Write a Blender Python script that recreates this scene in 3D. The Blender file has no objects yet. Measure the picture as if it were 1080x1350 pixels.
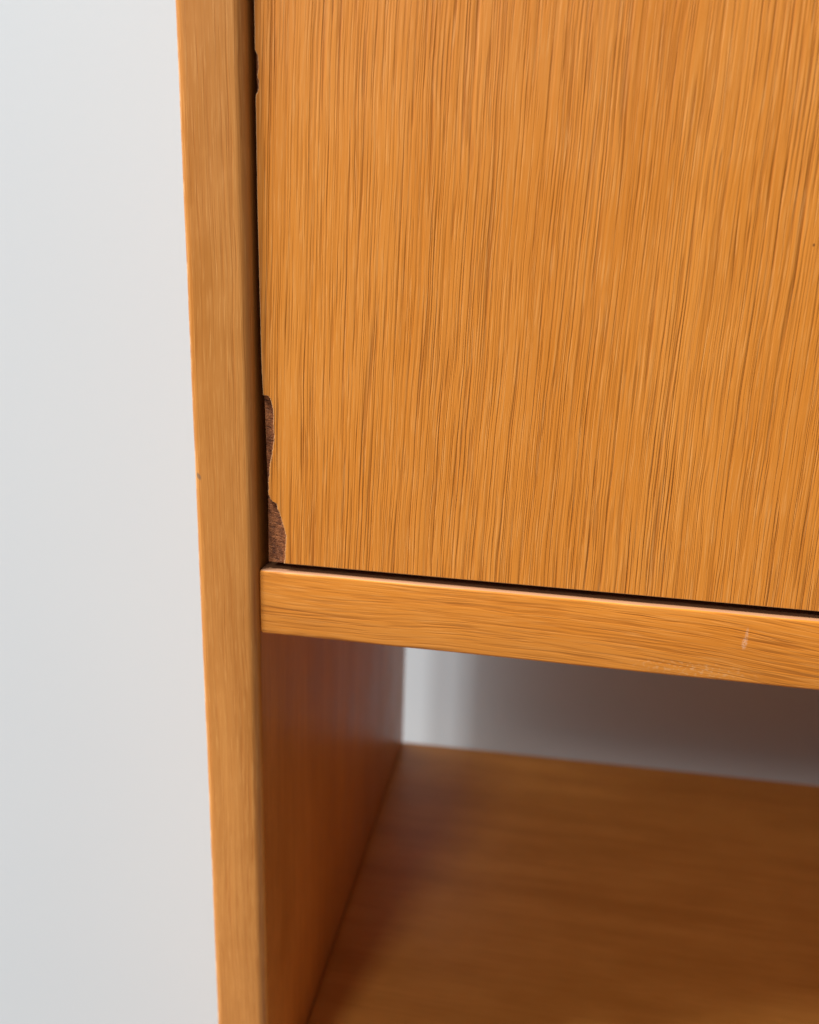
import bpy, math, random
from mathutils import Matrix, Vector, noise

random.seed(7)
scene = bpy.context.scene

# ---------------------------------------------------------------- camera
cam_d = bpy.data.cameras.new("camera")
cam = bpy.data.objects.new("camera", cam_d)
scene.collection.objects.link(cam)
CAM_P = Vector((0.119081, -0.264302, 0.128217))
FW = Vector((-0.157346, 0.946966, -0.280174))
RT = Vector((0.984557, 0.172473, 0.030016))
DN = Vector((0.076747, -0.271125, -0.959480))
m = Matrix.Identity(4)
for i in range(3):
    m[i][0] = RT[i]; m[i][1] = -DN[i]; m[i][2] = -FW[i]; m[i][3] = CAM_P[i]
cam.matrix_world = m
cam_d.sensor_fit = 'HORIZONTAL'
cam_d.sensor_width = 36.0
cam_d.lens = 36.0 * 1121.4 / 1080.0
cam_d.clip_start = 0.01
cam_d.clip_end = 50
cam_d.dof.use_dof = True
cam_d.dof.focus_distance = 0.272
cam_d.dof.aperture_fstop = 10.0
scene.camera = cam

# ---------------------------------------------------------------- light
world = bpy.data.worlds.new("World")
scene.world = world
world.use_nodes = True
bg = world.node_tree.nodes["Background"]
bg.inputs[0].default_value = (0.91, 0.96, 1.0, 1)
bg.inputs[1].default_value = 0.17


def lamp(name, az, el, dist, sx, sy, power, color, target=(0.08, 0.05, 0.05)):
    """Window-like lamp: az = degrees to the left of the cabinet's front normal."""
    a, e = math.radians(az), math.radians(el)
    d = Vector((-math.sin(a) * math.cos(e), -math.cos(a) * math.cos(e), math.sin(e)))
    ld = bpy.data.lights.new(name, 'AREA')
    ld.shape = 'RECTANGLE'; ld.size = sx; ld.size_y = sy
    ld.energy = power; ld.color = color
    o = bpy.data.objects.new(name, ld)
    scene.collection.objects.link(o)
    o.location = Vector(target) + d * dist
    o.rotation_euler = (-d).to_track_quat('-Z', 'Y').to_euler()
    return o


lamp("side_window_light", 45.5, 71, 12.0, 0.80, 1.0, 1480, (0.965, 0.99, 1.0))
lamp("far_window_light", 60.5, 58, 12.0, 0.95, 1.5, 1540, (0.955, 0.985, 1.0))
lamp("wall_fill_light", 73, 42, 12.0, 3.6, 2.0, 1500, (0.955, 0.985, 1.0))  # added fill, no known source; grades the wall behind the open compartment
lamp("room_window_light", 15.5, 35, 6.0, 0.8, 0.8, 72, (0.98, 0.99, 1.0))

scene.cycles.use_denoising = True
scene.view_settings.view_transform = 'Standard'
scene.view_settings.look = 'None'
scene.view_settings.exposure = -0.15
scene.view_settings.gamma = 1.0
scene.view_settings.use_curve_mapping = False

# ---------------------------------------------------------------- dimensions (metres)
T = 0.022                 # side panel thickness
W = 0.500                 # cabinet width
DEPTH = 0.3217
Z_LOW, Z_TOP = -0.980, 0.460
SH_T, SH_Y = 0.0241, 0.0024          # shelf thickness, shelf front setback
DOOR_Y, DOOR_Z0, DOOR_Z1, DOOR_X1 = 0.0035, 0.0268, 0.4300, W - T - 0.0022
LOW_Z = -0.2343           # top of the lower shelf
WALL_Y = DEPTH + 0.040


# ---------------------------------------------------------------- node helpers
class NT:
    def __init__(self, name):
        self.mat = bpy.data.materials.new(name)
        self.mat.use_nodes = True
        self.t = self.mat.node_tree
        self.bsdf = self.t.nodes["Principled BSDF"]

    def set(self, sock, v):
        if isinstance(v, (int, float)):
            sock.default_value = v
        elif isinstance(v, (tuple, list)):
            sock.default_value = v
        else:
            self.t.links.new(v, sock)

    def math(self, op, a, b=0.0, c=None, clamp=False):
        n = self.t.nodes.new("ShaderNodeMath"); n.operation = op; n.use_clamp = clamp
        self.set(n.inputs[0], a); self.set(n.inputs[1], b)
        if c is not None: self.set(n.inputs[2], c)
        return n.outputs[0]

    def add(self, a, b): return self.math('ADD', a, b)
    def sub(self, a, b): return self.math('SUBTRACT', a, b)
    def mul(self, a, b): return self.math('MULTIPLY', a, b)

    def xyz(self, x, y, z):
        n = self.t.nodes.new("ShaderNodeCombineXYZ")
        for i, v in enumerate((x, y, z)): self.set(n.inputs[i], v)
        return n.outputs[0]

    def coords(self):
        tc = self.t.nodes.new("ShaderNodeTexCoord")
        s = self.t.nodes.new("ShaderNodeSeparateXYZ")
        self.t.links.new(tc.outputs["Object"], s.inputs[0])
        return s.outputs[0], s.outputs[1], s.outputs[2]

    def noise(self, vec, detail=2.0, rough=0.5, dist=0.0):
        n = self.t.nodes.new("ShaderNodeTexNoise")
        self.t.links.new(vec, n.inputs["Vector"])
        n.inputs["Scale"].default_value = 1.0
        n.inputs["Detail"].default_value = detail
        n.inputs["Roughness"].default_value = rough
        n.inputs["Distortion"].default_value = dist
        return n.outputs[0]

    def step(self, v, lo, hi, to0=0.0, to1=1.0):
        n = self.t.nodes.new("ShaderNodeMapRange"); n.interpolation_type = 'SMOOTHSTEP'
        self.set(n.inputs[0], v)
        n.inputs[1].default_value = lo; n.inputs[2].default_value = hi
        n.inputs[3].default_value = to0; n.inputs[4].default_value = to1
        return n.outputs[0]

    def lin(self, v, lo, hi, to0, to1):
        n = self.t.nodes.new("ShaderNodeMapRange")
        self.set(n.inputs[0], v)
        n.inputs[1].default_value = lo; n.inputs[2].default_value = hi
        n.inputs[3].default_value = to0; n.inputs[4].default_value = to1
        return n.outputs[0]

    def mix(self, f, a, b, mode='MIX'):
        n = self.t.nodes.new("ShaderNodeMix"); n.data_type = 'RGBA'; n.blend_type = mode
        self.set(n.inputs[0], f)
        for k, v in ((6, a), (7, b)):
            self.set(n.inputs[k], (*v, 1.0) if isinstance(v, tuple) and len(v) == 3 else v)
        return n.outputs[2]

    def bump(self, h, strength, dist, normal=None):
        n = self.t.nodes.new("ShaderNodeBump")
        n.inputs["Strength"].default_value = strength
        n.inputs["Distance"].default_value = dist
        self.set(n.inputs["Height"], h)
        if normal is not None: self.t.links.new(normal, n.inputs["Normal"])
        return n.outputs[0]

    def box_mask(self, x, z, cx, cz, hx, hz, soft=1.0):
        """1 inside a small ellipse in the x-z plane, 0 outside."""
        dx = self.math('DIVIDE', self.sub(x, cx), hx)
        dz = self.math('DIVIDE', self.sub(z, cz), hz)
        r = self.math('SQRT', self.add(self.mul(dx, dx), self.mul(dz, dz)))
        return self.step(r, 1.0 + soft * 0.5, 1.0 - soft * 0.5)


LIGHT_OAK = (0.735, 0.262, 0.034)
MID_OAK = (0.64, 0.204, 0.018)
DARK_PORE = (0.36, 0.092, 0.005)


def oak(name, along, tilt=None, light=LIGHT_OAK, mid=MID_OAK, pore_amt=1.0, line_amt=1.0, relief=1.0,
        rough=0.42, coat=0.0, marks=None, fine=1.0, seed=0.0, line_k=700, line_v=6.0, pore_v=26, ridge_k=320, ridge_v=2.6, ridge_amt=1.0, dull=None, wob=0.003, tone=0.22):
    q = NT(name)
    x, y, z = q.coords()
    if along == 'Z': a, c1, c2 = z, x, y
    else: a, c1, c2 = x, z, y
    # slow drift of the grain direction
    drift = q.noise(q.xyz(q.mul(c1, 14), q.mul(c2, 14), q.add(q.mul(a, 7), seed)), 2.0)
    c1w = q.add(c1, q.mul(q.sub(drift, 0.5), wob * 2))
    drift2 = q.noise(q.xyz(q.mul(c1, 110), q.mul(c2, 110), q.add(q.mul(a, 38), seed + 40.0)), 2.0)
    c1w = q.add(c1w, q.mul(q.sub(drift2, 0.5), wob * 0.36))
    if tilt is not None:
        c1w = tilt(q, x, y, z, c1w)
    def aniso(k, v, detail, rgh=0.5, off=0.0):
        return q.noise(q.xyz(q.add(q.mul(c1w, k), seed + off), q.mul(c2, k), q.add(q.mul(a, v), seed * 1.7 + off)), detail, rgh)
    broad = aniso(55, 4.0, 3.0)
    cloud = q.noise(q.xyz(q.mul(c1, 45), q.mul(c2, 45), q.add(q.mul(a, 30), seed)), 3.0)
    lines = aniso(line_k, line_v, 1.0, 0.5, 3.1)           # long ring lines
    strength = aniso(110, 9, 1.0, 0.5, 9.3)
    streak = aniso(line_k * 2.1, line_v * 2.4, 1.0, 0.5, 15.0)
    dash = aniso(1000, pore_v * 1.3, 1.0, 0.5, 21.0)
    pores = aniso(1500, pore_v, 1.0, 0.5, 5.7)            # short open pores
    fibre = aniso(2200, 70, 2.0, 0.6, 1.3)
    fleck = aniso(300, 95, 1.0, 0.5, 11.0)
    ridge = aniso(ridge_k, ridge_v, 1.5, 0.45, 27.0)
    brk = aniso(ridge_k * 1.2, ridge_v * 5, 1.0, 0.5, 31.0)
    rm = q.mul(q.step(q.math('ABSOLUTE', q.sub(ridge, 0.5)), 0.027, 0.002), q.step(brk, 0.38, 0.56))
    lm = q.mul(q.step(lines, 0.44, 0.30), q.lin(strength, 0.3, 0.65, 0.35, 1.0))
    sm = q.mul(q.step(streak, 0.50, 0.30), q.lin(strength, 0.3, 0.7, 0.9, 0.5))
    pm = q.mul(q.math('MAXIMUM', q.step(pores, 0.44, 0.28), q.step(dash, 0.38, 0.27)), q.lin(strength, 0.3, 0.7, 1.0, 0.45))
    hi = q.step(streak, 0.53, 0.72)
    col = q.mix(q.lin(q.add(q.mul(broad, 0.65), q.mul(cloud, 0.35)), 0.5 - tone, 0.5 + tone, 0.0, 1.0), mid, light)
    col = q.mix(q.mul(lm, 0.22 * line_amt), col, DARK_PORE)
    col = q.mix(q.mul(sm, 0.34 * line_amt), col, DARK_PORE)
    col = q.mix(q.mul(rm, 0.56 * ridge_amt), col, DARK_PORE)
    col = q.mix(q.mul(pm, 0.52 * pore_amt), col, DARK_PORE)
    col = q.mix(q.mul(hi, 0.10 * fine), col, (0.92, 0.44, 0.12))
    col = q.mix(q.mul(q.step(fibre, 0.52, 0.70), 0.26 * fine), col, (0.92, 0.46, 0.14))
    col = q.mix(q.mul(q.step(fleck, 0.62, 0.74), 0.06 * fine), col, (0.88, 0.40, 0.10))
    h = q.add(q.add(q.add(q.mul(rm, -1.0 * ridge_amt), q.mul(lm, -0.6 * line_amt)), q.add(q.mul(sm, -0.7 * line_amt), q.mul(pm, -0.8 * pore_amt))), q.mul(fibre, 0.4))
    rg = q.lin(q.add(fibre, cloud), 0.7, 1.3, rough - 0.05, rough + 0.07)
    if marks: col, rg, h = marks(q, x, y, z, col, rg, h)
    if dull is not None:
        col = q.mix(dull[0], col, dull[1])
    q.set(q.bsdf.inputs["Base Color"], col)
    q.set(q.bsdf.inputs["Roughness"], rg)
    q.bsdf.inputs["Specular IOR Level"].default_value = 0.36
    if coat:
        q.bsdf.inputs["Coat Weight"].default_value = coat
        q.bsdf.inputs["Coat Roughness"].default_value = 0.28
    q.set(q.bsdf.inputs["Normal"], q.bump(h, 0.55 * relief, 0.00024))
    return q.mat


def door_tilt(q, x, y, z, c):
    # the veneer leaf fans slightly: leans right going up, less so far right
    s = q.sub(0.030, q.mul(q.sub(x, 0.05), 0.26))
    return q.sub(c, q.mul(s, z))


def door_marks(q, x, y, z, col, rg, h):
    d = q.box_mask(x, z, 0.188, 0.1367, 0.0003, 0.0004)
    col = q.mix(q.mul(d, 0.8), col, (0.08, 0.03, 0.01))
    return col, rg, h


def shelf_tilt(q, x, y, z, c):
    # grain of the shelf lipping runs down to the right at its right half
    return q.add(c, q.mul(q.step(x, 0.07, 0.24), q.mul(q.sub(x, 0.07), 0.055)))


def shelf_marks(q, x, y, z, col, rg, h):
    wob = q.mul(q.sub(q.noise(q.xyz(q.mul(x, 900), 0.0, q.mul(z, 900)), 2.0), 0.5), 0.0006)
    xs = q.add(x, wob)
    s1 = q.box_mask(xs, z, 0.1855, 0.0140, 0.00075, 0.0019, 0.8)
    s2 = q.box_mask(xs, z, 0.1858, 0.0164, 0.0005, 0.0028, 0.8)
    grit = q.step(q.noise(q.xyz(q.mul(x, 2600), 3.0, q.mul(z, 2600)), 2.0), 0.36, 0.58)
    s = q.mul(q.math('MAXIMUM', s1, q.mul(s2, 0.7)), grit)
    col = q.mix(q.mul(s, 0.42), col, (0.84, 0.58, 0.42))
    scuff = q.mul(q.box_mask(x, z, 0.170, 0.0032, 0.016, 0.0022, 1.4),
                  q.step(q.noise(q.xyz(q.mul(x, 700), 7.0, q.mul(z, 1100)), 3.0), 0.50, 0.66))
    col = q.mix(q.mul(scuff, 0.45), col, (0.78, 0.45, 0.20))
    return col, rg, h


def panel_marks(q, x, y, z, col, rg, h):
    d = q.box_mask(q.add(x, q.mul(z, 0.35)), z, 0.0022 + 0.0568 * 0.35, 0.0568, 0.00075, 0.0011, 0.8)
    col = q.mix(q.mul(d, 0.75), col, (0.16, 0.10, 0.06))
    # rubbed spots on the outer arris, made paler to paint in its rim highlight
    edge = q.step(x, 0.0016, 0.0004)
    rub_highlight = q.mul(edge, q.step(q.noise(q.xyz(q.mul(x, 300), 2.0, q.mul(z, 150)), 3.0), 0.46, 0.62))
    col = q.mix(q.mul(rub_highlight, 0.55), col, (0.86, 0.54, 0.27))
    return col, rg, h


M = {}
M['door'] = oak("oak_veneer_vertical", 'Z', tilt=door_tilt, marks=door_marks, rough=0.43, wob=0.0022)
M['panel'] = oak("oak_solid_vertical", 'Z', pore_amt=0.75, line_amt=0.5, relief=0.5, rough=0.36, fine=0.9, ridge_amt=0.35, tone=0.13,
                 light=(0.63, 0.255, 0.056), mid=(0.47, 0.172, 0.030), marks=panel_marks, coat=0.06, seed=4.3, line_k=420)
M['shelf'] = oak("oak_solid_horizontal", 'X', tilt=shelf_tilt, pore_amt=0.65, line_amt=0.95, relief=0.6, rough=0.46,
                 marks=shelf_marks, seed=8.1, line_k=480, line_v=17, pore_v=40, fine=0.7, wob=0.0034, ridge_k=200, ridge_v=8, tone=0.16, ridge_amt=0.7)
M['low_shelf'] = oak("oak_veneer_horizontal", 'X', pore_amt=0.4, line_amt=0.5, relief=0.3, rough=0.36, seed=2.2,
                     light=(0.70, 0.305, 0.060), mid=(0.54, 0.218, 0.036), tone=0.15, ridge_amt=0.3, fine=0.4)
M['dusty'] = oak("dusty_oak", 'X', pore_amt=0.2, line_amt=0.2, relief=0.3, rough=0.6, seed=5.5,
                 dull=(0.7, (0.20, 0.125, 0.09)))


def core_material():
    q = NT("brown_board_core")
    x, y, z = q.coords()
    n1 = q.noise(q.xyz(q.mul(q.add(x, q.mul(z, -0.5)), 420), q.mul(y, 800), q.mul(q.add(z, q.mul(x, 0.25)), 2300)), 3.0, 0.6)
    n2 = q.noise(q.xyz(q.mul(x, 500), q.mul(y, 500), q.mul(z, 260)), 3.0, 0.6)
    n3 = q.noise(q.xyz(q.mul(x, 2600), q.mul(y, 2600), q.mul(z, 2600)), 2.0)
    col = q.mix(q.lin(n2, 0.35, 0.65, 0, 1), (0.17, 0.05, 0.016), (0.42, 0.145, 0.048))
    col = q.mix(q.mul(q.step(n1, 0.50, 0.33), 0.8), col, (0.045, 0.014, 0.007))
    col = q.mix(q.mul(q.step(n3, 0.60, 0.72), 0.5), col, (0.42, 0.21, 0.12))
    q.set(q.bsdf.inputs["Base Color"], col)
    q.bsdf.inputs["Roughness"].default_value = 0.75
    q.bsdf.inputs["Specular IOR Level"].default_value = 0.25
    q.set(q.bsdf.inputs["Normal"], q.bump(q.add(q.mul(n1, 1.0), q.mul(n3, 0.5)), 1.0, 0.0009))
    return q.mat


def torn_edge_material():
    q = NT("torn_veneer_edge")
    x, y, z = q.coords()
    n = q.noise(q.xyz(q.mul(x, 2000), q.mul(y, 2000), q.mul(z, 500)), 2.0)
    q.set(q.bsdf.inputs["Base Color"], q.mix(n, (0.50, 0.22, 0.07), (0.70, 0.38, 0.16)))
    q.bsdf.inputs["Roughness"].default_value = 0.7
    return q.mat


def wall_material():
    q = NT("white_wall_paint")
    x, y, z = q.coords()
    n = q.noise(q.xyz(q.mul(x, 260), q.mul(y, 260), q.mul(z, 260)), 3.0, 0.6)
    b = q.noise(q.xyz(q.mul(x, 4), 0.0, q.mul(z, 4)), 2.0)
    q.set(q.bsdf.inputs["Base Color"], q.mix(b, (0.565, 0.61, 0.64), (0.585, 0.63, 0.655)))
    q.bsdf.inputs["Roughness"].default_value = 0.65
    q.bsdf.inputs["Specular IOR Level"].default_value = 0.3
    q.set(q.bsdf.inputs["Normal"], q.bump(n, 0.12, 0.0006))
    return q.mat


M['floor'] = oak("floor_boards", 'X', light=(0.15, 0.14, 0.135), mid=(0.12, 0.112, 0.105), line_amt=0.4, pore_amt=0.3, relief=0.2, fine=0.0)
M['core'] = core_material()
M['torn'] = torn_edge_material()
M['wall'] = wall_material()


# ---------------------------------------------------------------- mesh helpers
BASE = Vector((W / 2, DEPTH / 2, Z_LOW))


def link(name, verts, faces, mats, parent=None, midx=None, smooth=None):
    me = bpy.data.meshes.new(name)
    me.from_pydata(verts, [], faces)
    for mm in mats: me.materials.append(mm)
    if midx:
        for i, k in enumerate(midx): me.polygons[i].material_index = k
    if smooth:
        me.polygons.foreach_set("use_smooth", [True] * len(me.polygons))
        me.set_sharp_from_angle(angle=math.radians(smooth))
    me.update()
    o = bpy.data.objects.new(name, me)
    scene.collection.objects.link(o)
    if parent is not None:
        o.parent = parent
        if parent.type == 'EMPTY': o.location = -BASE      # keep mesh coordinates equal to world metres
    return o


def rounded(x0, x1, y0, y1, r00, r10, rb=0.0004, seg=7):
    """Rectangle outline, counter-clockwise from the front-left; r00 / r10 round the two front corners."""
    pts = []
    def arc(cx, cy, r, a0, n):
        for i in range(n + 1):
            a = math.radians(a0 + 90 * i / n)
            pts.append((cx + r * math.cos(a), cy + r * math.sin(a)))
    arc(x0 + r00, y0 + r00, r00, 180, seg)
    arc(x1 - r10, y0 + r10, r10, 270, seg)
    arc(x1 - rb, y1 - rb, rb, 0, 1)
    arc(x0 + rb, y1 - rb, rb, 90, 1)
    return pts


def extrude(profile, sections, place, jitter=None):
    """sections: list of (t, inset); place(p, q, t) -> xyz."""
    xs = [p[0] for p in profile]; ys = [p[1] for p in profile]
    mx, my = (min(xs) + max(xs)) / 2, (min(ys) + max(ys)) / 2
    V, F = [], []
    n = len(profile)
    for t, ins in sections:
        for (a, b) in profile:
            if ins:
                a = a + (ins if a < mx else -ins); b = b + (ins if b < my else -ins)
            v = Vector(place(a, b, t))
            if jitter: v = jitter(v)
            V.append(v)
    for k in range(len(sections) - 1):
        for i in range(n):
            j = (i + 1) % n
            F.append((k * n + i, k * n + j, (k + 1) * n + j, (k + 1) * n + i))
    F.append(tuple(range(n - 1, -1, -1)))
    F.append(tuple(range((len(sections) - 1) * n, len(sections) * n)))
    return V, F


def lerp_list(x, pts):
    if x <= pts[0][0]: return pts[0][1]
    for (a, b), (c, d) in zip(pts, pts[1:]):
        if x <= c: return b + (d - b) * (x - a) / (c - a)
    return pts[-1][1]


# ---------------------------------------------------------------- setting: the wall behind
V = []; F = []
x0, x1, z0, z1, y0, y1 = -2.2, 2.2, -1.3, 1.6, WALL_Y, WALL_Y + 0.1
V = [(x0, y0, z0), (x1, y0, z0), (x1, y0, z1), (x0, y0, z1), (x0, y1, z0), (x1, y1, z0), (x1, y1, z1), (x0, y1, z1)]
F = [(0, 1, 2, 3), (5, 4, 7, 6), (4, 0, 3, 7), (1, 5, 6, 2), (3, 2, 6, 7), (4, 5, 1, 0)]
wall = link("wall", V, F, [M['wall']])
wall["kind"] = "structure"
wall["label"] = "plain white painted wall behind the oak cabinet"

z1 = Z_LOW - 0.001
V = [(-4, -5, z1 - 0.1), (4, -5, z1 - 0.1), (4, y0 - 0.001, z1 - 0.1), (-4, y0 - 0.001, z1 - 0.1), (-4, -5, z1), (4, -5, z1), (4, y0 - 0.001, z1), (-4, y0 - 0.001, z1)]
floor = link("floor", V, [(3, 2, 1, 0), (4, 5, 6, 7), (0, 1, 5, 4), (1, 2, 6, 5), (2, 3, 7, 6), (3, 0, 4, 7)], [M['floor']])
floor["kind"] = "structure"
floor["label"] = "brown floor the cabinet stands on"

# ---------------------------------------------------------------- the cabinet
cabinet = bpy.data.objects.new("cabinet", None)
cabinet.empty_display_size = 0.05
scene.collection.objects.link(cabinet)
cabinet.location = BASE
cabinet["label"] = "honey oak cabinet with chipped door above an open shelf compartment"
cabinet["category"] = "cabinet"


# side panels: rounded front edges, slightly worn by hand
def panel_jitter(v):
    if v.y < 0.008:
        n = noise.noise(Vector((v.x * 90, v.y * 90, v.z * 70))) * 0.00010
        n += noise.noise(Vector((v.x * 20, 3.0, v.z * 9))) * 0.00018
        v = v + Vector((n * (1 if v.x < T / 2 else 0.6), n * 0.6, 0))
    return v


def side_panel(x_left, mirror, label):
    r0, r1 = (0.0036, 0.0032) if mirror else (0.0032, 0.0036)
    prof = rounded(x_left, x_left + T, 0.0, DEPTH, r0, r1)
    n = 330
    secs = [(Z_LOW + (Z_TOP - Z_LOW) * k / n, 0) for k in range(n + 1)]
    Vv, Ff = extrude(prof, secs, lambda a, b, t: (a, b, t), panel_jitter if not mirror else None)
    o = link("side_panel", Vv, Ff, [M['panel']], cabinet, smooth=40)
    o["label"] = label
    return o


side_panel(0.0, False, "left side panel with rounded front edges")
side_panel(W - T, True, "right side panel with rounded front edges")


# shelf under the door and the lower shelf
def shelf(z_top, thick, y_front, mats, jit, label, back_skew=0.0):
    xa, xb = T + 0.0001, W - T - 0.0001
    # profile in (y, z); order front-bottom, ... so that faces point outwards
    rt, rbm, seg = 0.0010, 0.0009, 6
    prof = []
    def arc(cy, cz, r, a0):
        for i in range(seg + 1):
            a = math.radians(a0 + 90 * i / seg)
            prof.append((cy + r * math.cos(a), cz + r * math.sin(a)))
    arc(y_front + rbm, z_top - thick + rbm, rbm, 180)
    prof.append((DEPTH - 0.0003, z_top - thick))
    prof.append((DEPTH - 0.0003, z_top))
    pts = []
    for i in range(seg + 1):
        a = math.radians(90 + 90 * i / seg)
        pts.append((y_front + rt + rt * math.cos(a), z_top - rt + rt * math.sin(a)))
    prof += pts
    n = 160
    secs = [(xa, 0.0008), (xa + 0.0003, 0.00035), (xa + 0.0007, 0.0001), (xa + 0.0012, 0)]
    secs += [(xa + 0.0012 + (xb - xa - 0.0012) * k / n, 0) for k in range(1, n + 1)]
    def place(a, b, t):
        if a > DEPTH * 0.5: a += back_skew * (t - T)
        return (t, a, b)
    Vv, Ff = extrude(prof, secs, place, jit)
    midx = []
    for f in Ff:
        pz = [Vv[i] for i in f]
        top = all(p.z > z_top - 0.0004 for p in pz) and len(f) == 4
        midx.append(1 if (top and len(mats) > 1) else 0)
    o = link("shelf", Vv, Ff, mats, cabinet, midx, smooth=50)
    o["label"] = label
    return o


def shelf_jitter(v):
    if v.y < 0.01:
        n = noise.noise(Vector((v.x * 60, v.y * 200, v.z * 200))) * 0.00007
        n2 = noise.noise(Vector((v.x * 14, 5.0, v.z * 30))) * 0.00012
        v = v + Vector((0, n + n2, n))
    return v


shelf(SH_T, SH_T, SH_Y, [M['shelf'], M['dusty']], shelf_jitter, "shelf with softened oak front edge and a pale scratch")
shelf(LOW_Z, 0.022, 0.0030, [M['low_shelf']], None, "shelf board at the bottom of the open compartment", back_skew=0.028)
shelf(Z_TOP - 0.004, 0.022, 0.0030, [M['shelf']], None, "top board above the door")

# back panel closing the compartment behind the door
bx0, bx1, by0, by1, bz0, bz1 = T + 0.0003, W - T - 0.0003, DEPTH - 0.012, DEPTH - 0.006, SH_T + 0.0003, Z_TOP - 0.0265
V = [(bx0, by0, bz0), (bx1, by0, bz0), (bx1, by0, bz1), (bx0, by0, bz1), (bx0, by1, bz0), (bx1, by1, bz0), (bx1, by1, bz1), (bx0, by1, bz1)]
link("back_panel", V, [(0, 1, 2, 3), (5, 4, 7, 6), (4, 0, 3, 7), (1, 5, 6, 2), (3, 2, 6, 7), (4, 5, 1, 0)], [M['low_shelf']], cabinet)

# ---------------------------------------------------------------- door: board core with a chipped face veneer
LEFT = [(0.0268, 0.02499), (0.0506, 0.02516), (0.0656, 0.02489), (0.0851, 0.02444), (0.0958, 0.02406),
        (0.1190, 0.02390), (0.1440, 0.02371), (0.1700, 0.02380), (0.2007, 0.02390), (0.43, 0.0240)]


def left_x(z):
    return lerp_list(z, LEFT)


VT = 0.0009
cz = [DOOR_Z0 + (DOOR_Z1 - DOOR_Z0) * (k / 120) for k in range(121)]
yf, yb_ = DOOR_Y + VT, DOOR_Y + 0.0185
V, F = [], []
for zz in cz:
    lx = left_x(zz)
    j = noise.noise(Vector((1.0, 2.0, zz * 300))) * 0.00008
    V += [(lx + 0.0003 + j, yf, zz), (DOOR_X1, yf, zz), (DOOR_X1, yb_, zz), (lx + j, yb_, zz), (lx + j, yf + 0.0003, zz)]
for k in range(120):
    for i in range(5):
        jn = (i + 1) % 5
        F.append((k * 5 + i, k * 5 + jn, (k + 1) * 5 + jn, (k + 1) * 5 + i))
F.append((4, 3, 2, 1, 0)); F.append(tuple(600 + i for i in range(5)))
door = link("door", V, F, [M['core']], cabinet)
door["label"] = "oak door with veneer chipped off its lower left corner"

CHIP = [(0.03106, 0.0268), (0.03118, 0.02900), (0.03138, 0.03185), (0.03164, 0.0356), (0.03161, 0.03739), (0.0312, 0.03938),
        (0.03055, 0.04167), (0.02963, 0.04431), (0.02885, 0.04641), (0.02834, 0.04826), (0.02726, 0.04871), (0.0262, 0.0497),
        (0.0257, 0.05181), (0.02569, 0.05448), (0.02578, 0.05661), (0.02611, 0.06006), (0.02656, 0.06298), (0.02714, 0.06615),
        (0.02758, 0.06877), (0.02784, 0.0724), (0.02778, 0.07648), (0.02765, 0.08003), (0.0274, 0.08228), (0.02678, 0.08426),
        (0.02574, 0.08495), (0.02444, 0.08513)]
CHIP2 = [(0.02380, 0.1757), (0.02427, 0.17607), (0.02466, 0.1768), (0.02478, 0.17896), (0.02446, 0.1801), (0.02449, 0.18102), (0.02478, 0.18367),
         (0.02452, 0.18632), (0.02384, 0.18754)]


def densify(pts, step, amp, seed):
    out = []
    for (a, b), (c, d) in zip(pts, pts[1:]):
        n = max(1, int(math.hypot(c - a, d - b) / step))
        for i in range(n):
            t = i / n
            x, z = a + (c - a) * t, b + (d - b) * t
            e = noise.noise(Vector((x * 700, z * 700, seed))) * amp * 0.8 - abs(noise.noise(Vector((x * 400, z * 2300, seed)))) * amp * 1.2 + amp * 0.3
            out.append((x + e, z))
    out.append(pts[-1])
    return out


edge = densify(CHIP, 0.00028, 0.00034, 1.0)
zz = 0.0858
while zz < 0.1752:
    edge.append((left_x(zz) - 0.00006 + noise.noise(Vector((4.0, 0, zz * 500))) * 0.00010, zz)); zz += 0.0011
edge += densify(CHIP2, 0.0003, 0.00028, 2.0)
zz = 0.1882
while zz < DOOR_Z1 - 0.001:
    edge.append((left_x(zz) - 0.00006 + noise.noise(Vector((4.0, 0, zz * 500))) * 0.00010, zz)); zz += 0.0016
edge.append((left_x(DOOR_Z1), DOOR_Z1))
outline = [(DOOR_X1, DOOR_Z1), (DOOR_X1, DOOR_Z0)]
zlist = edge + outline            # clockwise seen from the front (+y looking); reversed below
n = len(zlist)
FRONT, BACK = DOOR_Y, DOOR_Y + VT - 0.00003
V, F, mi = [], [], []
ins = 0.00022
cl = []
for i, (a, b) in enumerate(zlist):
    p, q_ = zlist[i - 1], zlist[(i + 1) % n]
    dx, dz = q_[0] - p[0], q_[1] - p[1]
    L_ = math.hypot(dx, dz) or 1
    cl.append((a + ins * dz / L_, b - ins * dx / L_))
V = [(a, FRONT, b) for a, b in cl] + [(a, FRONT + 0.00012, b) for a, b in zlist] + [(a - 0.00002, BACK, b) for a, b in zlist]
F.append(tuple(range(n - 1, -1, -1))); mi.append(0)
for k in range(2):
    for i in range(n):
        j = (i + 1) % n
        F.append((k * n + i, k * n + j, (k + 1) * n + j, (k + 1) * n + i)); mi.append(1)
F.append(tuple(range(2 * n, 3 * n))); mi.append(1)
ven = link("veneer", V, F, [M['door'], M['torn']], door, mi)
ven["label"] = "vertical grained oak veneer with a jagged torn edge"
